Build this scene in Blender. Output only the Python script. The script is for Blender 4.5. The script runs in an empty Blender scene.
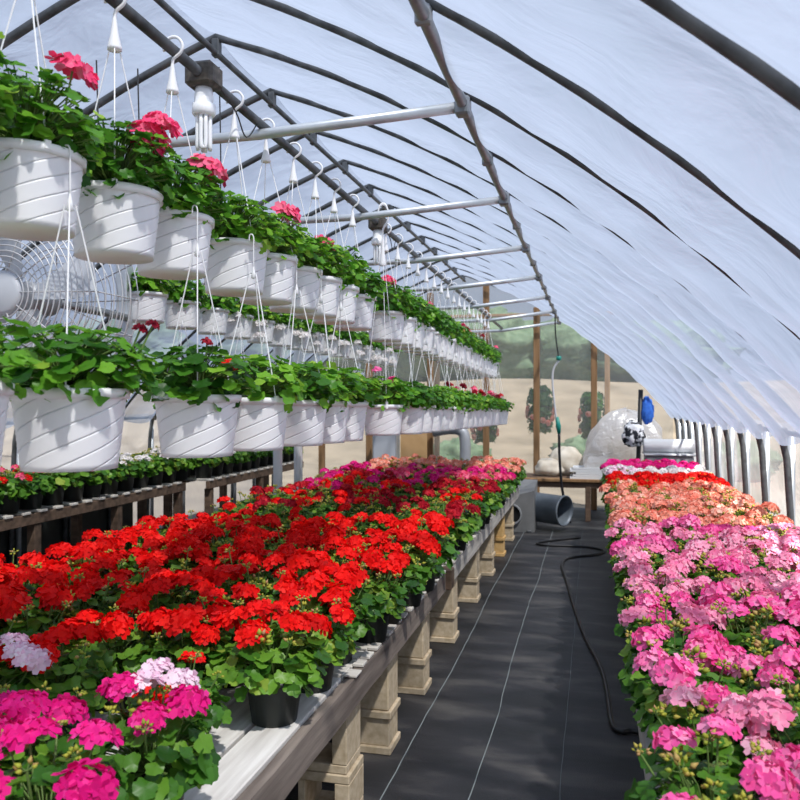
import bpy, math, random
from mathutils import Vector, Matrix, noise
PI = math.pi
sc = bpy.context.scene
COL = sc.collection
R = random.Random(11)

# ------------------------------------------------------------------ materials
def mat(name, col=(.5, .5, .5), rough=.6, metal=0.0, spec=.5):
    m = bpy.data.materials.new(name); m.use_nodes = True
    b = m.node_tree.nodes['Principled BSDF']
    b.inputs['Base Color'].default_value = (*col, 1); b.inputs['Roughness'].default_value = rough
    b.inputs['Metallic'].default_value = metal; b.inputs['Specular IOR Level'].default_value = spec
    return m
def N(m, t, **kw):
    n = m.node_tree.nodes.new(t)
    for k, v in kw.items(): setattr(n, k, v)
    return n
def L(m, a, b): m.node_tree.links.new(a, b)
def ramp(m, fac, stops):
    r = N(m, 'ShaderNodeValToRGB'); cr = r.color_ramp
    while len(cr.elements) < len(stops): cr.elements.new(.5)
    for e, (p, c) in zip(cr.elements, stops): e.position = p; e.color = (*c, 1)
    L(m, fac, r.inputs[0]); return r.outputs[0]
def noisy(name, c1, c2, scale=(8, 8, 8), rough=.7, bump=.2, metal=0, detail=6, dist=.01, lo=.3, hi=.7, spec=.4):
    m = mat(name, c1, rough, metal, spec); b = m.node_tree.nodes['Principled BSDF']
    tc = N(m, 'ShaderNodeTexCoord'); mp = N(m, 'ShaderNodeMapping'); mp.inputs['Scale'].default_value = scale
    nz = N(m, 'ShaderNodeTexNoise'); nz.inputs['Scale'].default_value = 1; nz.inputs['Detail'].default_value = detail
    L(m, tc.outputs['Object'], mp.inputs[0]); L(m, mp.outputs[0], nz.inputs['Vector'])
    L(m, ramp(m, nz.outputs['Fac'], [(lo, c1), (hi, c2)]), b.inputs['Base Color'])
    if bump:
        bp = N(m, 'ShaderNodeBump'); bp.inputs['Strength'].default_value = bump; bp.inputs['Distance'].default_value = dist
        L(m, nz.outputs['Fac'], bp.inputs['Height']); L(m, bp.outputs[0], b.inputs['Normal'])
    return m
def leafy(name, stops, trans=.35, rough=.5, objrand=.25, spec=.3):
    """thin plant tissue: colour by the per-leaf 'tint' attribute and the plant's own random value"""
    m = mat(name, stops[0][1], rough, 0, spec); b = m.node_tree.nodes['Principled BSDF']
    at = N(m, 'ShaderNodeAttribute'); at.attribute_name = 'tint'
    oi = N(m, 'ShaderNodeObjectInfo')
    ma = N(m, 'ShaderNodeMath', operation='MULTIPLY_ADD'); ma.inputs[1].default_value = objrand
    L(m, oi.outputs['Random'], ma.inputs[0]); L(m, at.outputs['Fac'], ma.inputs[2])
    sb = N(m, 'ShaderNodeMath', operation='SUBTRACT'); sb.inputs[1].default_value = objrand / 2
    L(m, ma.outputs[0], sb.inputs[0])
    c = ramp(m, sb.outputs[0], stops); L(m, c, b.inputs['Base Color'])
    tr = N(m, 'ShaderNodeBsdfTranslucent'); L(m, c, tr.inputs[0])
    mx = N(m, 'ShaderNodeMixShader'); mx.inputs[0].default_value = trans
    L(m, b.outputs[0], mx.inputs[1]); L(m, tr.outputs[0], mx.inputs[2])
    L(m, mx.outputs[0], m.node_tree.nodes['Material Output'].inputs[0]); return m
def film(name, transp, transl, col, bump=.5, scale=(3, 1.2, 3), dist=.05, gloss=.25):
    """polythene sheet: part see-through, part translucent, a little diffuse, a soft gloss"""
    m = mat(name, col, .5); nt = m.node_tree; nt.nodes.remove(nt.nodes['Principled BSDF'])
    tc = N(m, 'ShaderNodeTexCoord'); mp = N(m, 'ShaderNodeMapping'); mp.inputs['Scale'].default_value = scale
    nz = N(m, 'ShaderNodeTexNoise'); nz.inputs['Scale'].default_value = 1; nz.inputs['Detail'].default_value = 5
    nz.inputs['Distortion'].default_value = .6
    L(m, tc.outputs['Object'], mp.inputs[0]); L(m, mp.outputs[0], nz.inputs['Vector'])
    bp = N(m, 'ShaderNodeBump'); bp.inputs['Strength'].default_value = bump; bp.inputs['Distance'].default_value = dist
    L(m, nz.outputs['Fac'], bp.inputs['Height'])
    tp = N(m, 'ShaderNodeBsdfTransparent'); tp.inputs[0].default_value = (.97, .98, 1, 1)
    tl = N(m, 'ShaderNodeBsdfTranslucent'); tl.inputs[0].default_value = (*col, 1)
    df = N(m, 'ShaderNodeBsdfDiffuse'); df.inputs[0].default_value = (*col, 1)
    gl = N(m, 'ShaderNodeBsdfGlossy'); gl.inputs[0].default_value = (.9, .93, 1, 1); gl.inputs['Roughness'].default_value = gloss
    for s in (tl, df, gl): L(m, bp.outputs[0], s.inputs['Normal'])
    a = N(m, 'ShaderNodeMixShader'); a.inputs[0].default_value = .22; L(m, tl.outputs[0], a.inputs[1]); L(m, df.outputs[0], a.inputs[2])
    b = N(m, 'ShaderNodeMixShader'); b.inputs[0].default_value = .12; L(m, a.outputs[0], b.inputs[1]); L(m, gl.outputs[0], b.inputs[2])
    c = N(m, 'ShaderNodeMixShader'); c.inputs[0].default_value = transp; L(m, b.outputs[0], c.inputs[1]); L(m, tp.outputs[0], c.inputs[2])
    L(m, c.outputs[0], nt.nodes['Material Output'].inputs[0]); return m

M = {}
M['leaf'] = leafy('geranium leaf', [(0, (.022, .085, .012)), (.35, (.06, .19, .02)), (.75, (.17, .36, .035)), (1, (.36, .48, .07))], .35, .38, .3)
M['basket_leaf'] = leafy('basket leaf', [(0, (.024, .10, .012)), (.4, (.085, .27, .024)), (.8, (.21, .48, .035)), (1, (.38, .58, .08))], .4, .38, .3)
M['stem'] = mat('stem', (.13, .22, .05), .6)
M['bud'] = leafy('bud', [(0, (.30, .36, .04)), (.6, (.50, .48, .06)), (1, (.55, .30, .16))], .2, .6, .2)
FLOWER = {
 'red': [(0, (.58, .002, .003)), (.5, (.86, .006, .006)), (1, (.98, .022, .014))],
 'crimson': [(0, (.20, .002, .012)), (.5, (.45, .006, .022)), (1, (.72, .03, .04))],
 'magenta': [(0, (.52, .004, .13)), (.5, (.80, .010, .24)), (1, (.92, .06, .38))],
 'hot pink': [(0, (.76, .04, .25)), (.5, (.91, .12, .41)), (1, (.96, .38, .60))],
 'pink': [(0, (.84, .16, .36)), (.5, (.93, .33, .51)), (1, (.97, .60, .72))],
 'pale pink': [(0, (.82, .42, .60)), (.5, (.90, .64, .78)), (1, (.95, .84, .90))],
 'salmon': [(0, (.86, .17, .11)), (.5, (.95, .36, .26)), (1, (.98, .64, .52))],
 'white': [(0, (.75, .70, .70)), (.5, (.86, .82, .82)), (1, (.95, .92, .92))],
 'dark red': [(0, (.10, .002, .010)), (.5, (.22, .004, .020)), (1, (.42, .02, .04))],
 'coral pink': [(0, (.80, .03, .13)), (.5, (.90, .08, .22)), (1, (.96, .28, .40))],
}
for k, s in FLOWER.items(): M[k] = leafy(k + ' petal', s, .22, .55, .2, .15)
M['white_plastic'] = noisy('white plastic', (.80, .81, .84), (.86, .87, .89), (6, 6, 6), .38, .0)
M['cord'] = mat('white cord', (.85, .86, .88), .5)
M['black_pot'] = noisy('black pot', (.012, .016, .015), (.028, .034, .032), (9, 9, 9), .45, .05)
M['soil'] = noisy('soil', (.02, .013, .008), (.07, .045, .03), (60, 60, 60), .95, .6)
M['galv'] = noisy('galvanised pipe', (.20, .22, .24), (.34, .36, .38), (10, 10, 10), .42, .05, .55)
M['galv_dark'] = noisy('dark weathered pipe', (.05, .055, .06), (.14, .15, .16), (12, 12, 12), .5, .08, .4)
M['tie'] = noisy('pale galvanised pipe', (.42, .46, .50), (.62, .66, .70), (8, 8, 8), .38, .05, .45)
M['wood_grey'] = noisy('bleached grey plank', (.52, .49, .46), (.80, .78, .75), (30, 2.5, 30), .85, .4, dist=.006)
M['wood_cross'] = noisy('bleached slat', (.45, .42, .38), (.72, .69, .64), (2.5, 30, 30), .85, .4, dist=.006)
M['wood_rail'] = noisy('weathered rail', (.09, .07, .06), (.30, .25, .215), (26, 2.2, 26), .9, .6, dist=.008, lo=.25, hi=.75)
M['wood_rail_pale'] = noisy('pale rail', (.34, .31, .28), (.56, .53, .49), (26, 2.2, 26), .9, .5, dist=.008)
M['wood_brown'] = noisy('brown timber', (.16, .085, .035), (.36, .21, .10), (20, 20, 2), .75, .3, dist=.006)
M['wood_dark'] = noisy('dark timber', (.07, .045, .03), (.17, .11, .075), (3, 20, 20), .8, .3, dist=.006)
M['block'] = noisy('beige concrete block', (.42, .33, .215), (.60, .50, .36), (28, 28, 28), .95, .5, dist=.004)
M['block_tan'] = noisy('orange tan block', (.52, .32, .11), (.66, .44, .20), (28, 28, 28), .95, .5, dist=.004)
M['steel'] = noisy('grey sheet steel', (.34, .36, .39), (.46, .48, .51), (5, 5, 5), .45, .05, .3)
M['blower_grey'] = noisy('dull grey blower casing', (.16, .165, .17), (.24, .245, .25), (5, 5, 5), .5, .05, .2)
M['blue_grey'] = noisy('blue grey duct', (.10, .125, .155), (.17, .20, .235), (5, 5, 5), .45, .05, .2)
M['duct_in'] = mat('duct lining', (.36, .30, .22), .8)
M['black_rubber'] = mat('black rubber', (.012, .012, .014), .45)
M['dark_box'] = noisy('dark bakelite', (.03, .026, .022), (.12, .105, .09), (40, 40, 40), .6, .2)
M['glass_white'] = mat('white lamp tube', (.88, .90, .92), .25)
M['wire'] = mat('pale wire', (.62, .63, .65), .4, .3)
M['fan_grey'] = mat('fan grey', (.50, .53, .58), .45)
M['teal'] = mat('teal plastic', (.01, .24, .19), .4)
M['cardboard'] = noisy('tan board', (.50, .30, .13), (.62, .40, .20), (4, 4, 4), .85, .1)
M['sack'] = noisy('beige sack', (.55, .48, .38), (.74, .69, .60), (7, 7, 7), .8, .5, dist=.02)
M['tray'] = mat('white tray', (.80, .82, .84), .45)
M['blue'] = noisy('blue fabric', (.02, .10, .50), (.05, .22, .75), (20, 20, 20), .8, .4)
M['bw'] = noisy('black and white bag print', (.01, .012, .02), (.82, .84, .88), (14, 14, 14), .5, .3, lo=.47, hi=.53)
M['fabric_roll'] = noisy('pale rolled cloth', (.45, .47, .50), (.62, .64, .67), (3, 30, 30), .85, .4)
M['crate'] = mat('grey crate', (.22, .23, .25), .6)
M['hedge'] = noisy('dark green foliage', (.02, .06, .02), (.10, .20, .07), (25, 25, 25), .8, .8, dist=.05)
M['tree'] = noisy('outdoor foliage', (.06, .11, .06), (.16, .23, .14), (3, 3, 3), .9, .6, dist=.15)
M['ground'] = noisy('bare tan soil', (.20, .165, .12), (.32, .265, .195), (1.1, 1.1, 1.1), .95, .3, dist=.03)
M['plastic_sheet'] = film('crumpled polythene', .05, .5, (.93, .91, .89), .9, (9, 9, 9), .03)
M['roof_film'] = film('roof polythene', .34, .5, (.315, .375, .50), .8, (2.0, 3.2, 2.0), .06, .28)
M['end_film'] = film('end wall polythene', .62, .5, (.55, .60, .58), .3, (.8, .8, .8), .05)
M['side_film'] = film('side curtain polythene', .38, .5, (.85, .86, .88), .8, (5, 4, 2), .05)
# woven ground cover: black weave, dust, pale guide threads running down the house
m = mat('black woven ground cover', (.02, .02, .022), .55); b = m.node_tree.nodes['Principled BSDF']
tc = N(m, 'ShaderNodeTexCoord'); n1 = N(m, 'ShaderNodeTexNoise'); n1.inputs['Scale'].default_value = 1.7; n1.inputs['Detail'].default_value = 8
mp = N(m, 'ShaderNodeMapping'); mp.inputs['Scale'].default_value = (1, 2.6, 1); L(m, tc.outputs['Object'], mp.inputs[0]); L(m, mp.outputs[0], n1.inputs['Vector'])
L(m, ramp(m, n1.outputs['Fac'], [(.35, (.010, .011, .013)), (.52, (.024, .024, .028)), (.74, (.095, .09, .085))]), b.inputs['Base Color'])
n2 = N(m, 'ShaderNodeTexNoise'); n2.inputs['Scale'].default_value = 160; L(m, tc.outputs['Object'], n2.inputs['Vector'])
ad = N(m, 'ShaderNodeMath', operation='MULTIPLY_ADD'); ad.inputs[1].default_value = 4; L(m, n1.outputs['Fac'], ad.inputs[0]); L(m, n2.outputs['Fac'], ad.inputs[2])
bp = N(m, 'ShaderNodeBump'); bp.inputs['Strength'].default_value = .35; bp.inputs['Distance'].default_value = .012
L(m, ad.outputs[0], bp.inputs['Height']); L(m, bp.outputs[0], b.inputs['Normal'])
M['floor'] = m
M['thread'] = mat('pale guide thread', (.20, .23, .235), .8)

# ------------------------------------------------------------------ mesh builder
class MB:
    def __init__(s): s.v = []; s.f = []; s.mi = []; s.t = []; s.cur = 0; s.tint = .5
    def add(s, vs, fs):
        o = len(s.v); s.v += [tuple(p) for p in vs]; s.t += [s.tint] * len(vs)
        s.f += [tuple(o + i for i in f) for f in fs]; s.mi += [s.cur] * len(fs)
    def box(s, lo, hi, bev=0):
        x0, y0, z0 = lo; x1, y1, z1 = hi
        if not bev:
            s.add([(x0, y0, z0), (x1, y0, z0), (x1, y1, z0), (x0, y1, z0), (x0, y0, z1), (x1, y0, z1), (x1, y1, z1), (x0, y1, z1)],
                  [(0, 3, 2, 1), (4, 5, 6, 7), (0, 1, 5, 4), (1, 2, 6, 5), (2, 3, 7, 6), (3, 0, 4, 7)]); return
        c = bev; ax = [(x0, x1), (y0, y1), (z0, z1)]; V = []; idx = {}
        for sx in (0, 1):
            for sy in (0, 1):
                for sz in (0, 1):
                    sg = (sx, sy, sz)
                    for k in range(3):
                        p = [ax[i][sg[i]] + (0 if i == k else (c if sg[i] == 0 else -c)) for i in range(3)]
                        idx[(sg, k)] = len(V); V.append(p)
        F = []
        for k in range(3):
            a, bb = [i for i in range(3) if i != k]
            for sk in (0, 1):
                q = []
                for (u, w) in ((0, 0), (1, 0), (1, 1), (0, 1)):
                    sg = [0, 0, 0]; sg[k] = sk; sg[a] = u; sg[bb] = w; q.append(idx[(tuple(sg), k)])
                F.append(q)
        for k in range(3):
            a, bb = [i for i in range(3) if i != k]
            for u in (0, 1):
                for w in (0, 1):
                    s0 = [0, 0, 0]; s0[a] = u; s0[bb] = w; s1 = list(s0); s1[k] = 1
                    F.append([idx[(tuple(s0), a)], idx[(tuple(s1), a)], idx[(tuple(s1), bb)], idx[(tuple(s0), bb)]])
        for sx in (0, 1):
            for sy in (0, 1):
                for sz in (0, 1): F.append([idx[((sx, sy, sz), k)] for k in range(3)])
        s.add(V, F)
    def tube(s, pts, r, n=8, cap=True):
        pts = [Vector(p) for p in pts]; rr = r if isinstance(r, (list, tuple)) else [r] * len(pts)
        t0 = (pts[1] - pts[0]).normalized(); up = Vector((0, 0, 1)) if abs(t0.z) < .9 else Vector((1, 0, 0))
        nx = t0.cross(up).normalized(); V = []; F = []
        for i, p in enumerate(pts):
            t = (pts[min(i + 1, len(pts) - 1)] - pts[max(i - 1, 0)]).normalized()
            nx = (nx - t * nx.dot(t)).normalized(); ny = t.cross(nx)
            for k in range(n):
                a = 2 * PI * k / n; V.append(p + (nx * math.cos(a) + ny * math.sin(a)) * rr[i])
        for i in range(len(pts) - 1):
            for k in range(n): F.append((i * n + k, i * n + (k + 1) % n, (i + 1) * n + (k + 1) % n, (i + 1) * n + k))
        if cap: F.append(tuple(range(n))[::-1]); F.append(tuple((len(pts) - 1) * n + k for k in range(n)))
        s.add(V, F)
    def lathe(s, prof, n=24, mtx=None, cap0=False, cap1=False):
        V = []; F = []
        for (r, z) in prof:
            for k in range(n):
                a = 2 * PI * k / n; V.append(Vector((r * math.cos(a), r * math.sin(a), z)))
        for i in range(len(prof) - 1):
            for k in range(n): F.append((i * n + k, i * n + (k + 1) % n, (i + 1) * n + (k + 1) % n, (i + 1) * n + k))
        if cap0: F.append(tuple(range(n))[::-1])
        if cap1: F.append(tuple((len(prof) - 1) * n + k for k in range(n)))
        if mtx: V = [mtx @ p for p in V]
        s.add(V, F)
    def mesh(s, name, mats, smooth=False, tint=False):
        me = bpy.data.meshes.new(name); me.from_pydata(s.v, [], s.f)
        for m in (mats if isinstance(mats, list) else [mats]): me.materials.append(m)
        me.polygons.foreach_set('material_index', s.mi)
        if smooth: me.polygons.foreach_set('use_smooth', [True] * len(s.f))
        if tint: me.attributes.new('tint', 'FLOAT', 'POINT').data.foreach_set('value', s.t)
        me.update(); return me
    def obj(s, name, mats, parent=None, smooth=False, tint=False):
        return link(name, s.mesh(name, mats, smooth, tint), parent)
def link(name, data, parent=None, loc=(0, 0, 0), rz=0):
    o = bpy.data.objects.new(name, data); COL.objects.link(o)
    if parent: o.parent = parent
    o.location = loc; o.rotation_euler = (0, 0, rz); return o
def tag(o, label, cat, group=None, kind=None):
    o['label'] = label; o['category'] = cat
    if group: o['group'] = group
    if kind: o['kind'] = kind
    return o
def thing(name, label, cat, loc=(0, 0, 0), rz=0, group=None): return tag(link(name, None, None, loc, rz), label, cat, group)
def struct(o): o['kind'] = 'structure'; return o
def smooth_pts(ctrl, n=8):
    P = [Vector(p) for p in ctrl]; P = [2 * P[0] - P[1]] + P + [2 * P[-1] - P[-2]]; out = []
    for i in range(1, len(P) - 2):
        for k in range(n):
            t = k / n; a, b2, c, d = P[i - 1:i + 3]
            out.append(.5 * (2 * b2 + (c - a) * t + (2 * a - 5 * b2 + 4 * c - d) * t * t + (3 * b2 - a - 3 * c + d) * t ** 3))
    return out + [P[-2]]
ONES = ['', 'first', 'second', 'third', 'fourth', 'fifth', 'sixth', 'seventh', 'eighth', 'ninth', 'tenth', 'eleventh', 'twelfth', 'thirteenth', 'fourteenth', 'fifteenth', 'sixteenth', 'seventeenth', 'eighteenth', 'nineteenth']
def nth(i):
    if i < 20: return ONES[i]
    t, o = divmod(i, 10); return (['', '', 'twentieth', 'thirtieth', 'fortieth'] if o == 0 else ['', '', 'twenty', 'thirty', 'forty'])[t] + ('' if o == 0 else '-' + ONES[o])

# ------------------------------------------------------------------ camera (level, turned 13.7 degrees left of the aisle)
HC = 1.65
cam = bpy.data.cameras.new('camera'); co = bpy.data.objects.new('camera', cam); COL.objects.link(co)
cam.sensor_width = 36; cam.lens = 794 / 800 * 36; cam.clip_start = .05; cam.dof.use_dof = True; cam.dof.focus_distance = 3.3; cam.dof.aperture_fstop = 5.6
co.location = (0, 0, HC); co.rotation_euler = (math.radians(90.14) - .0029, 0, math.radians(13.73))
sc.camera = co

# ------------------------------------------------------------------ greenhouse shell
XR = -1.95; CX, CZ, RA = -4.25, -3.035, 7.0           # ridge line; centre and radius of the right arch
HIPX = 1.13
def arch_z(x, r=RA):
    xx = x if x >= XR else 2 * XR - x
    return CZ + math.sqrt(max(r * r - (xx - CX) ** 2, 0))
A0 = math.asin((XR - CX) / RA); A1 = math.asin((HIPX - CX) / RA)
def arch_pts(n, r):                                   # right half, ridge to hip
    return [(CX + r * math.sin(A0 + (A1 - A0) * i / n), CZ + r * math.cos(A0 + (A1 - A0) * i / n)) for i in range(n + 1)]
HOOPY = [3.12 + .75 * k for k in range(-6, 13)]
YN, YF = HOOPY[0] - .1, 12.3

mb = MB(); mb.box((-5.6, YN - .2, -.05), (1.75, YF + .15, 0)); struct(mb.obj('floor', M['floor']))
mb = MB(); mb.box((-70, -30, -.2), (70, 120, -.06)); struct(mb.obj('trim_1', M['ground']))

def roof(side):
    mb = MB(); A = 48; per = 10; ys = []
    for i in range(len(HOOPY) - 1):
        for k in range(per): ys.append((HOOPY[i] + .75 * k / per, k / per, i))
    ys.append((HOOPY[-1], 0, 18)); ys = [(YN, 0, 0)] + ys + [(YF, 0, 18)]
    V = []; F = []
    for (y, fr, i) in ys:
        for j in range(A + 1):
            t = j / A; a = A0 + (A1 - A0) * t
            bul = math.sin(PI * fr) ** .6 * (.060 + .050 * t)
            nz = noise.noise(Vector((t * 9, y * 1.3, 3.1 * side))) * .010 * math.sin(PI * fr) + .008 * math.sin(PI * fr) * math.sin(t * 70 + y * 2)
            r = RA + .024 - bul + nz
            x = CX + r * math.sin(a); z = CZ + r * math.cos(a)
            if j == 0: x = XR
            V.append((x if side > 0 else 2 * XR - x, y, z))
    n = A + 1
    for q in range(len(ys) - 1):
        for j in range(A): F.append((q * n + j, q * n + j + 1, (q + 1) * n + j + 1, (q + 1) * n + j))
    mb.add(V, F); return mb
struct(roof(1).obj('ceiling', M['roof_film'], smooth=True))
struct(roof(-1).obj('ceiling', M['roof_film'], smooth=True))

def end_wall(name, y):
    mb = MB(); top = [(x, z) for x, z in arch_pts(24, RA)]
    xs = [(2 * XR - x, z) for x, z in top[::-1]] + top[1:]
    V = [(x, y, z) for x, z in xs] + [(x, y, 0) for x, z in xs]; n = len(xs)
    mb.add(V, [(i, i + 1, n + i + 1, n + i) for i in range(n - 1)]); return struct(mb.obj(name, M['end_film']))
end_wall('wall_far', YF); end_wall('wall_near', YN)

def curtain(side):
    mb = MB(); V = []; F = []; ny = 260; nz = 14
    for i in range(ny + 1):
        y = YN + (YF - YN) * i / ny
        for j in range(nz + 1):
            t = j / nz; z = .12 + 1.36 * t
            w = .035 * math.sin(y * 8.4 + 2 * noise.noise(Vector((y * .7, z, 0)))) * (1 - .5 * t) + .05 * noise.noise(Vector((y * 2.2, z * 2.5, side * 5)))
            x = 1.32 + w; V.append((x if side > 0 else 2 * XR - x, y, z))
    n = nz + 1
    for i in range(ny):
        for j in range(nz): F.append((i * n + j, i * n + j + 1, (i + 1) * n + j + 1, (i + 1) * n + j))
    mb.add(V, F); return mb
struct(curtain(1).obj('wall_right', M['side_film'], smooth=True))
struct(curtain(-1).obj('wall_left', M['side_film'], smooth=True))

mb = MB(); mb.box((2 * XR - 1.235, YN, 0), (2 * XR - 1.225, 8.1, .62)); mb.obj('painted_shade_left', M['black_pot'])['kind'] = 'structure'  # added black sheet; its colour stands in for the dark shade below the side bench
# hoops, each one pipe from ground to ground; a bracket where the leg meets the hip
for i, y in enumerate(HOOPY[4:]):
    root = thing('roof_hoop', 'arched steel roof hoop, %s from the near end, curving down to the right wall' % nth(i + 1), 'pipe', (0, y, 0), 0, 'roof hoops')
    half = [(x, 0, z) for x, z in arch_pts(26, RA)]
    leg = [(1.165, 0, 1.28), (1.185, 0, .95), (1.20, 0, .5), (1.21, 0, .0)]
    right = half + leg; left = [(2 * XR - p[0], 0, p[2]) for p in right]
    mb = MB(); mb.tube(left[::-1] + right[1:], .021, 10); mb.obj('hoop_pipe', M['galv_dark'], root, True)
    for s in (1, -1):
        mb = MB(); x = 1.215 if s > 0 else 2 * XR - 1.215; mb.tube([(x, .11, 0), (x, .11, .7), (x, .11, 1.43)], .024, 10); mb.obj('ground_post', M['tie'], root, True)
        mb = MB(); x = HIPX + .0; x = x if s > 0 else 2 * XR - x
        mb.box((x - .03, -.028, 1.41), (x + .035, .028, 1.475), .008); mb.obj('hip_bracket', M['dark_box'], root)

def purlin(name, x, z, r, mt, label, y0=YN, y1=YF - .05, slope=0):
    mb = MB(); mb.tube([(x, y0, z), (x, (y0 + y1) / 2, z + slope * (y1 - y0) / 2), (x, y1, z + slope * (y1 - y0))], r, 12)
    return mb
PX = -.505; PZ = 2.82
o = thing('roof_purlin', 'thick grey pipe running lengthwise under the hoops right of the ridge', 'pipe', (0, 0, 0), 0, 'lengthwise roof pipes')
purlin('', PX, PZ, .022, None, '').obj('pipe', M['galv'], o, True)
for y in HOOPY:
    mb = MB(); mb.box((PX - .027, y - .014, PZ - .027), (PX + .027, y + .014, PZ + .075), .006); mb.obj('clamp', M['galv'], o)
o = thing('ridge_purlin', 'dark ridge pipe along the very top of the roof', 'pipe', (0, 0, 0), 0, 'lengthwise roof pipes')
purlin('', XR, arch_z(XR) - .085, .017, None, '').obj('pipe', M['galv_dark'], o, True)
for y in HOOPY:
    mb = MB(); mb.box((XR - .022, y - .022, arch_z(XR) - .105), (XR + .022, y + .022, arch_z(XR) - .01), .006); mb.obj('clamp', M['galv_dark'], o)
o = thing('roof_purlin', 'grey pipe running lengthwise left of the ridge, mostly behind the baskets', 'pipe', (0, 0, 0), 0, 'lengthwise roof pipes')
purlin('', 2 * XR - PX, PZ, .022, None, '').obj('pipe', M['galv'], o, True)
for s, nm in ((1, 'right'), (-1, 'left')):
    x = HIPX + .055; x = x if s > 0 else 2 * XR - x
    tag(purlin('', x, 1.44, .016, None, '').obj('hip_pipe', M['galv_dark'], None, True), 'thin pipe along the lower edge of the roof sheet, %s side' % nm, 'pipe', 'lengthwise roof pipes')

BX = -1.37                                            # the pipe the front baskets hang on
def bz(y): return 2.84 - .008 * y
mb = MB(); mb.tube([(BX, YN, bz(YN)), (BX, 5, bz(5)), (BX, 12.2, bz(12.2))], .019, 12)
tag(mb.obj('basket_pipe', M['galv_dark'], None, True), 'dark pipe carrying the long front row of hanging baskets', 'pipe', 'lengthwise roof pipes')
for k in range(7):
    y = 3.12 + 1.5 * k; z = bz(y) - .045
    o = thing('collar_tie', 'horizontal pale steel pipe across the roof, %s from the camera' % nth(k + 1), 'pipe', (0, y, 0), 0, 'cross pipes under the roof')
    mb = MB(); mb.tube([(PX, 0, PZ - .008), (BX, 0, z), (-2.4, 0, z - .004), (2 * XR - PX, 0, PZ - .03)], .022, 12); mb.obj('pipe', M['tie'], o, True)
    for x in (PX, 2 * XR - PX):
        mb = MB(); mb.box((x - .03, -.03, PZ - .045), (x + .03, .03, PZ + .028), .008); mb.obj('end_clamp', M['galv'], o)
B2X = -2.9
mb = MB(); mb.tube([(B2X, 4.1, 2.85), (B2X, 8, 2.82), (B2X, 12.2, 2.79)], .017, 10)
tag(mb.obj('basket_pipe', M['galv_dark'], None, True), 'dark pipe carrying the rear row of hanging baskets', 'pipe', 'lengthwise roof pipes')

# end wall studs
for x, lab in ((-.85, 'brown timber end wall post between the hanging baskets and the table'), (0.0, 'brown timber end wall post right of the hose, rising behind the sheeted heap'), (-1.62, 'brown timber end wall post seen under the last baskets'),
               (-2.5, 'brown timber end wall post left of the grey pipe elbow'), (-3.5, 'brown timber end wall post left of the grey cabinet'), (-4.3, 'leftmost brown timber end wall post')):
    mb = MB(); mb.box((x - .045, YF - .10, 0), (x + .045, YF - .012, arch_z(x) - .03), .006)
    tag(mb.obj('end_wall_post', M['wood_brown']), lab, 'post', 'end wall posts')
mb = MB(); mb.box((-3.3, YF - .10, 2.66), (-1.66, YF - .02, 2.74), .005); tag(mb.obj('end_wall_beam', M['wood_brown']), 'brown timber beam across the far end wall behind the last baskets', 'beam')

# ------------------------------------------------------------------ plants: meshes
def leaf(mb, p, n, size, rg, droop=0.0):
    n = Vector(n).normalized(); h = Vector((rg.uniform(-1, 1), rg.uniform(-1, 1), rg.uniform(-1, 1)))
    # petiole side of the leaf points back to the plant's axis
    back = Vector((-p[0], -p[1], -.1)) + h * .03
    ax = back - n * back.dot(n)
    if ax.length < 1e-4: ax = h - n * h.dot(n)
    ax.normalize(); ay = n.cross(ax); N_ = 21; V = [Vector(p)]; 
    cup = rg.uniform(-.12, .30); ph = rg.uniform(0, 6)
    for k in range(N_):
        a = 2 * PI * (k + .5) / N_
        r = size * (1 + .085 * math.cos(7 * a) + (.03 if k % 2 else -.02)) * (1 - .42 * max(0, math.cos(a)) ** 6)
        V.append(Vector(p) + ax * (math.cos(a) * r) + ay * (math.sin(a) * r) + n * (size * (cup + .13 * math.sin(3 * a + ph) + .05 * math.cos(7 * a))))
    mb.tint = min(1, max(0, rg.gauss(.5, .22)))
    mb.add(V, [(0, 1 + k, 1 + (k + 1) % N_) for k in range(N_)])
def budcluster(mb, p, rg, s=1.0):
    for k in range(9):
        d = Vector((rg.gauss(0, 1), rg.gauss(0, 1), rg.uniform(.0, 1.2))).normalized(); q = Vector(p) + d * .022 * s
        mb.cur = 1; mb.tint = .3; mb.tube([p, q], .0012, 3, False)
        mb.cur = 2; mb.tint = rg.random(); a = d.orthogonal().normalized(); b2 = d.cross(a); r = .0055 * s * rg.uniform(.8, 1.4)
        mb.add([q - d * r * 1.3, q + a * r, q + b2 * r, q - a * r, q - b2 * r, q + d * r * 1.8], [(0, 2, 1), (0, 3, 2), (0, 4, 3), (0, 1, 4), (5, 1, 2), (5, 2, 3), (5, 3, 4), (5, 4, 1)])
    mb.cur = 0
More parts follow.
